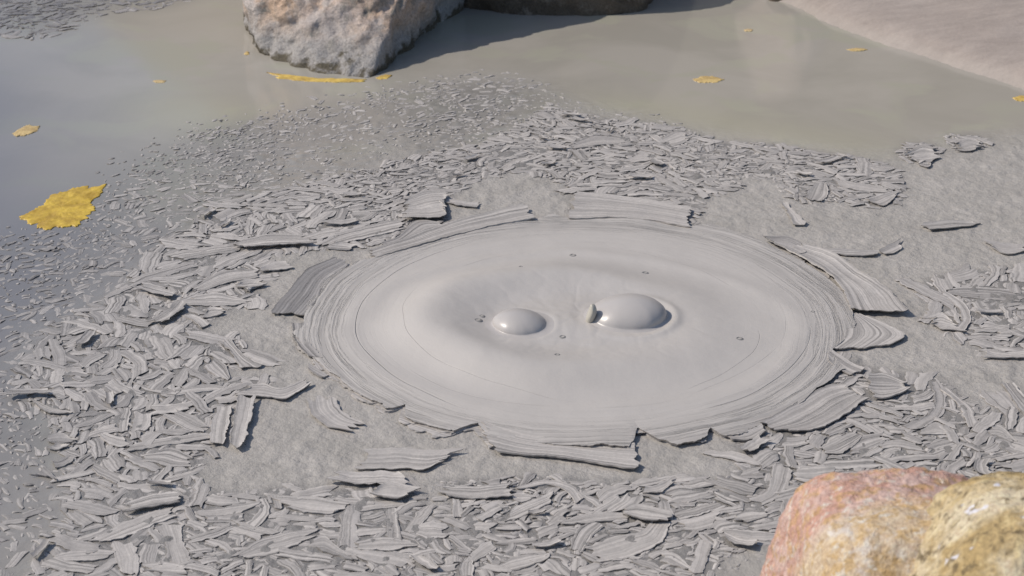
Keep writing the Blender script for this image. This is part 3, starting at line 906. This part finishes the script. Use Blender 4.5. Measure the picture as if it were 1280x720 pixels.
DENSE_B = blur(DENSE, 6)
mark_poly(PP('14,274 36,258 62,240 90,230 132,228 124,252 95,288 40,288'))
mark_poly(PP('330,84 470,90 470,104 340,102'))
mark_poly(PP(DISCOUT, .012))
for sa, sb, z0, tn, cu in FLAPS:
    mark_poly(np.vstack([PP(sa, z0), PP(sb, z0)[::-1]]))
for i, ln in enumerate(HAND.split('\n')):
    sa, sb, z0, tn = ln.split('|'); z0 = float(z0); tn = float(tn)
    A, B = PP(sa, z0), PP(sb, z0)
    mark_poly(np.vstack([A, B[::-1]]))
    cc_ = (A.mean(0) + B.mean(0)) / 2; dd_ = float(sample(DENSE_B, *cc_))
    z0 = z0 * (.60 - .28 * min(1, max(0, (dd_ - .6) / .3))) if z0 < .0085 else z0
    r = strip(A, B, i + 1, z0=z0, th=.0022, curl=.0030 if dd_ < .75 else .0010, jag=.34, rough=.0026, tone=tn, tilt=rr_(i) * .03)
    c = (A.mean(0) + B.mean(0)) / 2
    mid = (A + B[:len(A)]) / 2 if len(A) == len(B) else A
    dv = mid[-1] - mid[0]; L = np.linalg.norm(dv)
    W = np.linalg.norm(A.mean(0) - B.mean(0))
    bend = 0
    if len(mid) > 2: bend = abs(np.cross(dv, mid[len(mid) // 2] - mid[0])) / (L * L + 1e-9)
    flakes.append(r + (c, L, W, math.atan2(dv[1], dv[0]), bend, True))

# ------------------------------------------------------------------ packed flakes
def tone_at(x, y):
    w = float(sample(WETM, x, y)); bl = float(sample(BLUEM, x, y)); d = float(sample(DENSE, x, y)); fr = float(sample(FAR, x, y))
    t = .97 - .14 * w - .22 * bl - .95 * fr
    return max(0.02, t)

def orient(x, y):
    dx, dy = x - CX, y - CY
    tang = math.atan2(dx, -dy)      # tangent to the disc
    n = float(fbm(np.array(x * 2.6), np.array(y * 2.6), 9.9, 2))
    return tang + n * 2.2

def try_place(x, y, L, W, ang, kap, tol):
    ca, sa = math.cos(ang), math.sin(ang)
    h = math.hypot(L, W) / 2 + RES + abs(kap) * L * L / 8
    i0 = int((x - h - X0) / RES); i1 = int((x + h - X0) / RES) + 2; j0 = int((y - h - Y0) / RES); j1 = int((y + h - Y0) / RES) + 2
    if i0 < 0 or j0 < 0 or i1 >= NX or j1 >= NY: return False
    X = (X0 + (np.arange(i0, i1) + .5) * RES - x)[:, None]; Y = (Y0 + (np.arange(j0, j1) + .5) * RES - y)[None, :]
    u = X * ca + Y * sa; v = -X * sa + Y * ca - kap * u * u / 2
    m = (np.abs(u) < L / 2) & (np.abs(v) < W / 2)
    tot = m.sum()
    if tot == 0:
        m[m.shape[0] // 2, m.shape[1] // 2] = True; tot = 1
    sub = OCC[i0:i1, j0:j1]
    if (sub & m).sum() > tol * tot: return False
    sub |= m.astype(np.uint8)
    return True

def make_flake(x, y, L, W, ang, kap, seed, z0, tn, tiny):
    ca, sa = math.cos(ang), math.sin(ang)
    ns = 2 if tiny else 5
    us = np.linspace(-L / 2, L / 2, max(3, ns))
    tap0, tap1 = rnd.uniform(.72, 1.12), rnd.uniform(.72, 1.12)
    def edge(sgn):
        w = W / 2 * (1 - (1 - tap0) * np.clip(-us / L * 2, 0, 1) ** 1.5 - (1 - tap1) * np.clip(us / L * 2, 0, 1) ** 1.5)
        v = sgn * w + kap * us * us / 2
        return np.stack([x + us * ca - v * sa, y + us * sa + v * ca], -1)
    return strip(edge(1), edge(-1), seed, z0=z0, th=.0012, curl=.0003 if tiny else (.0008 if z0 < .006 else .004), jag=.42,
                 rough=min(.0035, W * .13), tone=tn, tilt=rnd.uniform(-.035, .035) * (1 if L < .06 else .5), grid=.0065 if not tiny else .008, slump=.0010 if z0 < .006 else 0)

cand_d = np.argwhere(DENSE > .35); cand_s = np.argwhere(SPARSE > .05); cand_f = np.argwhere(FAR > .2)
seed = 1000
def run(cand, field, tries, Lr, ar, tol, zr, curve=.35, tiny=False, tmul=1.0, power=1.0):
    global seed
    for _ in range(tries):
        i, j = cand[rnd.randrange(len(cand))]
        if rnd.random() > field[i, j] ** power: continue
        x = X0 + (i + rnd.random()) * RES * 4; y = Y0 + (j + rnd.random()) * RES * 4
        # a random size field: clusters of big slabs and clusters of crumbs
        sz = (1.0 if y < 4.1 else max(.55, 1.0 - .8 * (y - 4.1))) * (.55 + .45 * min(1, max(0, (x + 1.05) * 3))) * (.78 + .8 * float(fbm(np.array(x * 3.1), np.array(y * 3.1), 12.5, 2)))
        L = rnd.uniform(*Lr) * min(1.3, max(.42, sz)); W = L / rnd.uniform(*ar)
        W = min(W, .055)
        spread = .55 if rnd.random() < .75 else 1.6
        ang = orient(x, y) + rnd.gauss(0, spread)
        kap = rnd.gauss(0, curve) / L * 1.2
        if not try_place(x, y, L, W, ang, kap, tol): continue
        seed += 1
        tn = min(1, max(.02, (tone_at(x, y) + rnd.uniform(-.16, .1)) * tmul))
        r = make_flake(x, y, L, W, ang, kap, seed, rnd.uniform(*zr), tn, tiny)
        flakes.append(r + (np.array([x, y]), L, W, ang, abs(kap) * L / 8, False))

run(cand_d, DENSE, 70, (.05, .11), (2.0, 4.0), .05, (.006, .0075), .35)
run(cand_d, DENSE, 700, (.09, .14), (2.4, 5.0), .14, (.0026, .0038), .25)
run(cand_d, DENSE, 500, (.05, .085), (1.0, 1.6), .16, (.0022, .0034))
run(cand_d, DENSE, 4500, (.055, .09), (1.5, 4.4), .20, (.0022, .0034))
run(cand_d, DENSE, 16000, (.035, .055), (1.2, 3.6), .24, (.0016, .0030))
run(cand_d, DENSE, 45000, (.018, .036), (1.0, 3.0), .28, (.0012, .0024), .25)
run(cand_s, SPARSE, 1800, (.03, .07), (1.5, 4.0), .05, (.0008, .0018), .25, power=1.6)
run(cand_f, FAR, 1500, (.05, .12), (1.5, 5), .1, (.0008, .002), .25)
run(cand_s, SPARSE, 14000, (.012, .036), (1.2, 3.2), .05, (.0006, .0016), .2, tiny=True, power=1.3)
run(cand_d, DENSE, 50000, (.009, .021), (1.0, 2.4), .20, (.0006, .0018), .2, tiny=True)
run(cand_f, FAR, 1500, (.02, .05), (1.5, 4), .1, (.0006, .001), .2, tiny=True)
# one soft, coherent distortion bends and tears the pieces together and lets parts of them sink
allv = np.vstack([fl[0] for fl in flakes])
hand = np.concatenate([np.full(len(fl[0]), 1.0 if fl[9] else 0.0) for fl in flakes])
wx, wy = allv[:, 0].copy(), allv[:, 1].copy()
kk = 1 - .65 * hand
allv[:, 0] += kk * (.010 * fbm(wx * 9, wy * 9, 21.3, 2) + .0045 * fbm(wx * 40, wy * 40, 3.3, 3, .6))
allv[:, 1] += kk * (.010 * fbm(wx * 9, wy * 9, 27.9, 2) + .0045 * fbm(wx * 40, wy * 40, 13.7, 3, .6))
allv[:, 2] += (1 - hand) * (.0022 * fbm(wx * 24, wy * 24, 8.3, 2) + .0016 * fbm(wx * 85, wy * 85, 2.2, 2)) + hand * .0016 * fbm(wx * 40, wy * 40, 5.5, 3)
n0 = 0
for i_, fl in enumerate(flakes):
    m_ = len(fl[0]); flakes[i_] = (allv[n0:n0 + m_],) + fl[1:]; n0 += m_
print('flakes', len(flakes))

# the 300 that show largest become things, the rest one mass
def to_px(p):
    x, y = p; dy = y * math.cos(PITCH) + CAM_H * math.sin(PITCH)
    up = y * math.sin(PITCH) - CAM_H * math.cos(PITCH)
    return 640 + F * x / dy, 360 - F * up / dy
def shown(fl):
    px, py = to_px(fl[4])
    if not (0 < px < 1280 and 0 < py < 720): return 0
    if px > 1000 and py > 600 + max(0, 1040 - px) * 1.5: return 0
    return fl[5] * fl[6] / (fl[4][1] ** 3)
order = sorted(range(len(flakes)), key=lambda i: (flakes[i][9] and shown(flakes[i]) > 0, shown(flakes[i])), reverse=True)
indiv, rest = order[:300], order[300:]

MARKS = [(110, 430, 'in the left crust'), (60, 500, 'at the crust\'s far left edge'), (180, 400, 'in the crust above the left clear mud'), (180, 490, 'in the crust left of the clear mud'),
         (230, 330, 'in the upper left crust'), (330, 280, 'in the crust below the reddish streak'), (280, 360, 'at the crust edge left of the disc'), (290, 480, 'on the clear mud left of the disc'),
         (130, 560, 'in the lower left crust'), (100, 650, 'near the bottom left corner'), (200, 620, 'below the left clear mud'), (210, 690, 'at the bottom edge, left part'),
         (330, 630, 'along the lower border of the clear mud'), (330, 690, 'at the bottom edge under the clear mud'), (420, 510, 'beside the disc\'s lower left rim'), (440, 660, 'in the bottom crust, left of its middle'),
         (510, 575, 'just below the disc\'s lower left rim'), (560, 640, 'in the middle of the bottom crust'), (560, 695, 'at the bottom edge under the left bubble'), (680, 630, 'below the disc\'s bottom flap'),
         (660, 695, 'at the bottom edge, mid frame'), (780, 650, 'in the bottom crust under the right bubble'), (790, 700, 'at the bottom edge under the right bubble'), (880, 640, 'in the crust left of the pink rock'),
         (950, 600, 'above and left of the pink rock'), (1010, 550, 'under the disc\'s lower right rim'), (1120, 560, 'directly above the pink rock'), (1170, 500, 'in the swirl right of the disc'), (1250, 550, 'above the ochre rock'),
         (1190, 390, 'right of the disc\'s torn right flaps'), (1255, 400, 'at the right edge of the photo'), (1190, 280, 'alone on the smooth mud, upper right'), (1055, 315, 'on clear mud behind the right rim'),
         (1060, 230, 'in the loose cluster behind the disc\'s right side'), (1180, 185, 'at the waterline, upper right'), (980, 262, 'alone behind the disc\'s right side'), (960, 200, 'in the crust end behind the disc'),
         (850, 220, 'behind the disc\'s top slab'), (760, 190, 'in the far crust behind the bubbles'), (640, 190, 'in the far crust behind the left bubble'), (540, 220, 'in the crust behind the disc\'s upper left rim'),
         (450, 260, 'in the crust by the reddish streak'), (60, 20, 'in the dark far crust, top left corner'), (300, 200, 'in the thin crust in front of the boulder'), (40, 590, 'in loose bits at the left edge')]
def describe(fl):
    L, W, ang, bend = fl[5], fl[6], fl[7], fl[8]
    size = 'big' if L * W > .0032 else ('medium' if L * W > .0014 else 'small')
    asp = L / max(W, .001)
    shape = 'curved' if bend > .055 else ('long narrow' if asp > 3.6 else ('straight' if asp > 2 else 'broad'))
    a = math.degrees(ang) % 180
    ori = 'lying level' if a < 25 or a > 155 else ('tilted up to the right' if a < 70 else ('pointing away' if a < 110 else 'tilted up to the left'))
    px, py = to_px(fl[4])
    mk = min(MARKS, key=lambda m: (m[0] - px) ** 2 + ((m[1] - py) * 1.8) ** 2)[2]
    return size, shape, ori, mk
from collections import defaultdict
buck = defaultdict(list)
for i in indiv: buck[describe(flakes[i])].append(i)
LAB = {}
ORD = ['leftmost', 'second from left', 'third from left', 'fourth from left', 'fifth from left', 'sixth from left', 'seventh from left', 'eighth from left', 'ninth from left']
for (size, shape, ori, mk), ids in buck.items():
    ids.sort(key=lambda i: to_px(flakes[i][4])[0])
    for n_, i in enumerate(ids):
        lab = f'{size} {shape} grey mud flake {ori} {mk}' if len(ids) == 1 else f'{ORD[min(n_, 8)]} {size} {shape} mud flake {ori} {mk}'
        w = lab.split()
        if len(w) > 16: lab = lab.replace(' mud flake', ' flake').replace('tilted up to the ', 'tilted ').replace('lying level ', 'level ')
        LAB[i] = ' '.join(lab.split()[:16])
for i in indiv:
    v, qd, uvv, t, c = flakes[i][:5]
    loc = np.array([c[0], c[1], 0])
    o = mesh_obj('mud_flake', v - loc, qd, M_FLAKE, uvs=uvv, attrs=dict(tone=t)); o.location = loc
    tag(o, LAB[i], 'mud flake', 'flakes of dried mud skin floating on the pool')
vs, qs, us_, ts, n0 = [], [], [], [], 0
for i in rest:
    v, qd, uvv, t = flakes[i][:4]
    vs.append(v); qs.append(qd + n0); us_.append(uvv); ts.append(t); n0 += len(v)
o = mesh_obj('mud_flakes', np.vstack(vs), np.vstack(qs), M_FLAKE, uvs=np.vstack(us_), attrs=dict(tone=np.concatenate(ts)))
tag(o, 'countless small broken flakes of grey mud skin filling the crust', 'mud flakes', kind='stuff')

# ------------------------------------------------------------------ yellow scum
def scum(outline, label, tone=1.0, z=.003, seed=0, th=.003):
    o2 = PP(outline, z); c = o2.mean(0); o2 = o2 - c
    n = 260
    cl_ = np.vstack([o2, o2[:1]]); s = np.concatenate([[0], np.cumsum(np.linalg.norm(np.diff(cl_, axis=0), axis=1))])
    q = np.linspace(0, s[-1], n, endpoint=False)
    bd = np.stack([np.interp(q, s, cl_[:, 0]), np.interp(q, s, cl_[:, 1])], -1)
    bd *= (1 + .34 * fbm(q / s[-1] * 26, seed * 3.1, .2, 4, .7))[:, None]
    rows = np.linspace(1, 0.02, 30)
    vs = []
    sz = np.linalg.norm(bd, axis=1).mean()
    for r in rows:
        p = bd * r
        zz = z * .35 + .0012 * (1 - r ** 3) - .0002 + .0026 * np.clip(fbm((p[:, 0] + seed) * 40, p[:, 1] * 40, 1.1, 4, .65), -.8, 1)
        vs.append(np.stack([p[:, 0], p[:, 1], zz], -1))
    low = vs[0].copy(); low[:, 2] = -.002
    vs = np.vstack([low] + vs)
    qs = []
    for a in range(len(rows)):
        j = np.arange(n); k_ = (j + 1) % n
        qs.append(np.stack([a * n + j, a * n + k_, (a + 1) * n + k_, (a + 1) * n + j], -1))
    tr = [[len(rows) * n, len(rows) * n + j, len(rows) * n + j + 1] for j in range(1, n - 1)]
    o = mesh_obj('yellow_scum', vs, np.vstack(qs), M_SCUM, tris=tr, attrs=dict(tone=np.full(len(vs), tone)))
    o.location = (c[0], c[1], 0)
    tag(o, label, 'scum patch', 'floating yellow sulphur scum')
scum("20,271 36,263 52,256 62,243 90,234 128,231 124,243 114,250 116,262 95,283 48,284 36,275", 'bright yellow scum patch, largest one, floating at the left', seed=1)
scum("15,166 24,160 34,155 49,157 45,163 32,168 18,169", 'pale orange scum patch above the largest yellow patch', .25, seed=2)
scum("866,98 880,94 892,94 905,98 895,102 875,102", 'thin yellow scum streak on the far water, centre right', .35, seed=3)
scum("1059,60.5 1070,59 1080,59.5 1085,61 1076,62.5 1065,62.5", 'thin yellow scum streak beside the beige bank', .3, seed=4)
scum("1268,47 1276,42 1290,43 1295,50 1278,51", 'yellow scum bit on the beige bank at the right edge', .7, z=.0, seed=5) if False else None
scum("1266,121 1276,118 1292,120 1290,125 1272,125", 'yellow scum bit below the bank at the right edge', .7, seed=6)
scum("930,36.5 935,35 941,36 939,38 932,38", 'tiny orange scum speck near the dark rock', .05, seed=7)
scum("191,100 198,98.5 207,99.5 205,102 195,102", 'faint yellow scum streak on the upper left water', .15, seed=8)
scum("338,90 352,93 380,96 420,98 458,98 450,101 420,101.5 385,100.5 352,97", 'orange yellow scum line against the foot of the boulder', .75, seed=9)
scum("470,96 482,92 490,93 484,97 474,98", 'small orange scum spot at the right foot of the boulder', .7, seed=10)
scum("305,66 308,63.5 311,64 311,67 307,67.5", 'tiny yellow scum dot left of the boulder', .4, seed=11)

# ------------------------------------------------------------------ light, sky, camera
SUN_AZ = (-1.0, -.04); SUN_EL = R(46)
sd_ = Vector((SUN_AZ[0], SUN_AZ[1], 0)).normalized() * math.cos(SUN_EL) + Vector((0, 0, math.sin(SUN_EL)))
sun = bpy.data.lights.new('sun', 'SUN'); sun.energy = 3.4; sun.angle = R(.5); sun.color = (1, .93, .83)
so = bpy.data.objects.new('sun', sun); link(so); so.rotation_euler = sd_.to_track_quat('Z', 'Y').to_euler(); so.location = sd_ * 20
w = bpy.data.worlds.new('World'); scene.world = w; w.use_nodes = True
nt = w.node_tree; bg = nt.nodes['Background']
sky = nt.nodes.new('ShaderNodeTexSky'); sky.sky_type = 'NISHITA'; sky.sun_disc = False
sky.sun_elevation = SUN_EL; sky.sun_rotation = math.atan2(sd_.x, sd_.y)
sky.dust_density = 1.2
nt.links.new(sky.outputs[0], bg.inputs[0]); bg.inputs[1].default_value = .115

cam = bpy.data.cameras.new('camera'); co = bpy.data.objects.new('camera', cam); link(co)
co.location = (0, 0, CAM_H); co.rotation_euler = (math.pi / 2 - PITCH, 0, 0)
cam.sensor_width = 36; cam.lens = 18 / math.tan(HFOV / 2); cam.clip_start = .05; cam.clip_end = 1000
cam.dof.use_dof = True; cam.dof.focus_distance = 4.0; cam.dof.aperture_fstop = 9
scene.camera = co
vs_ = scene.view_settings
vs_.view_transform = 'Standard'; vs_.look = 'None'; vs_.exposure = .08; vs_.gamma = 1; vs_.use_curve_mapping = False
scene.cycles.use_denoising = True
scene.cycles.max_bounces = 6
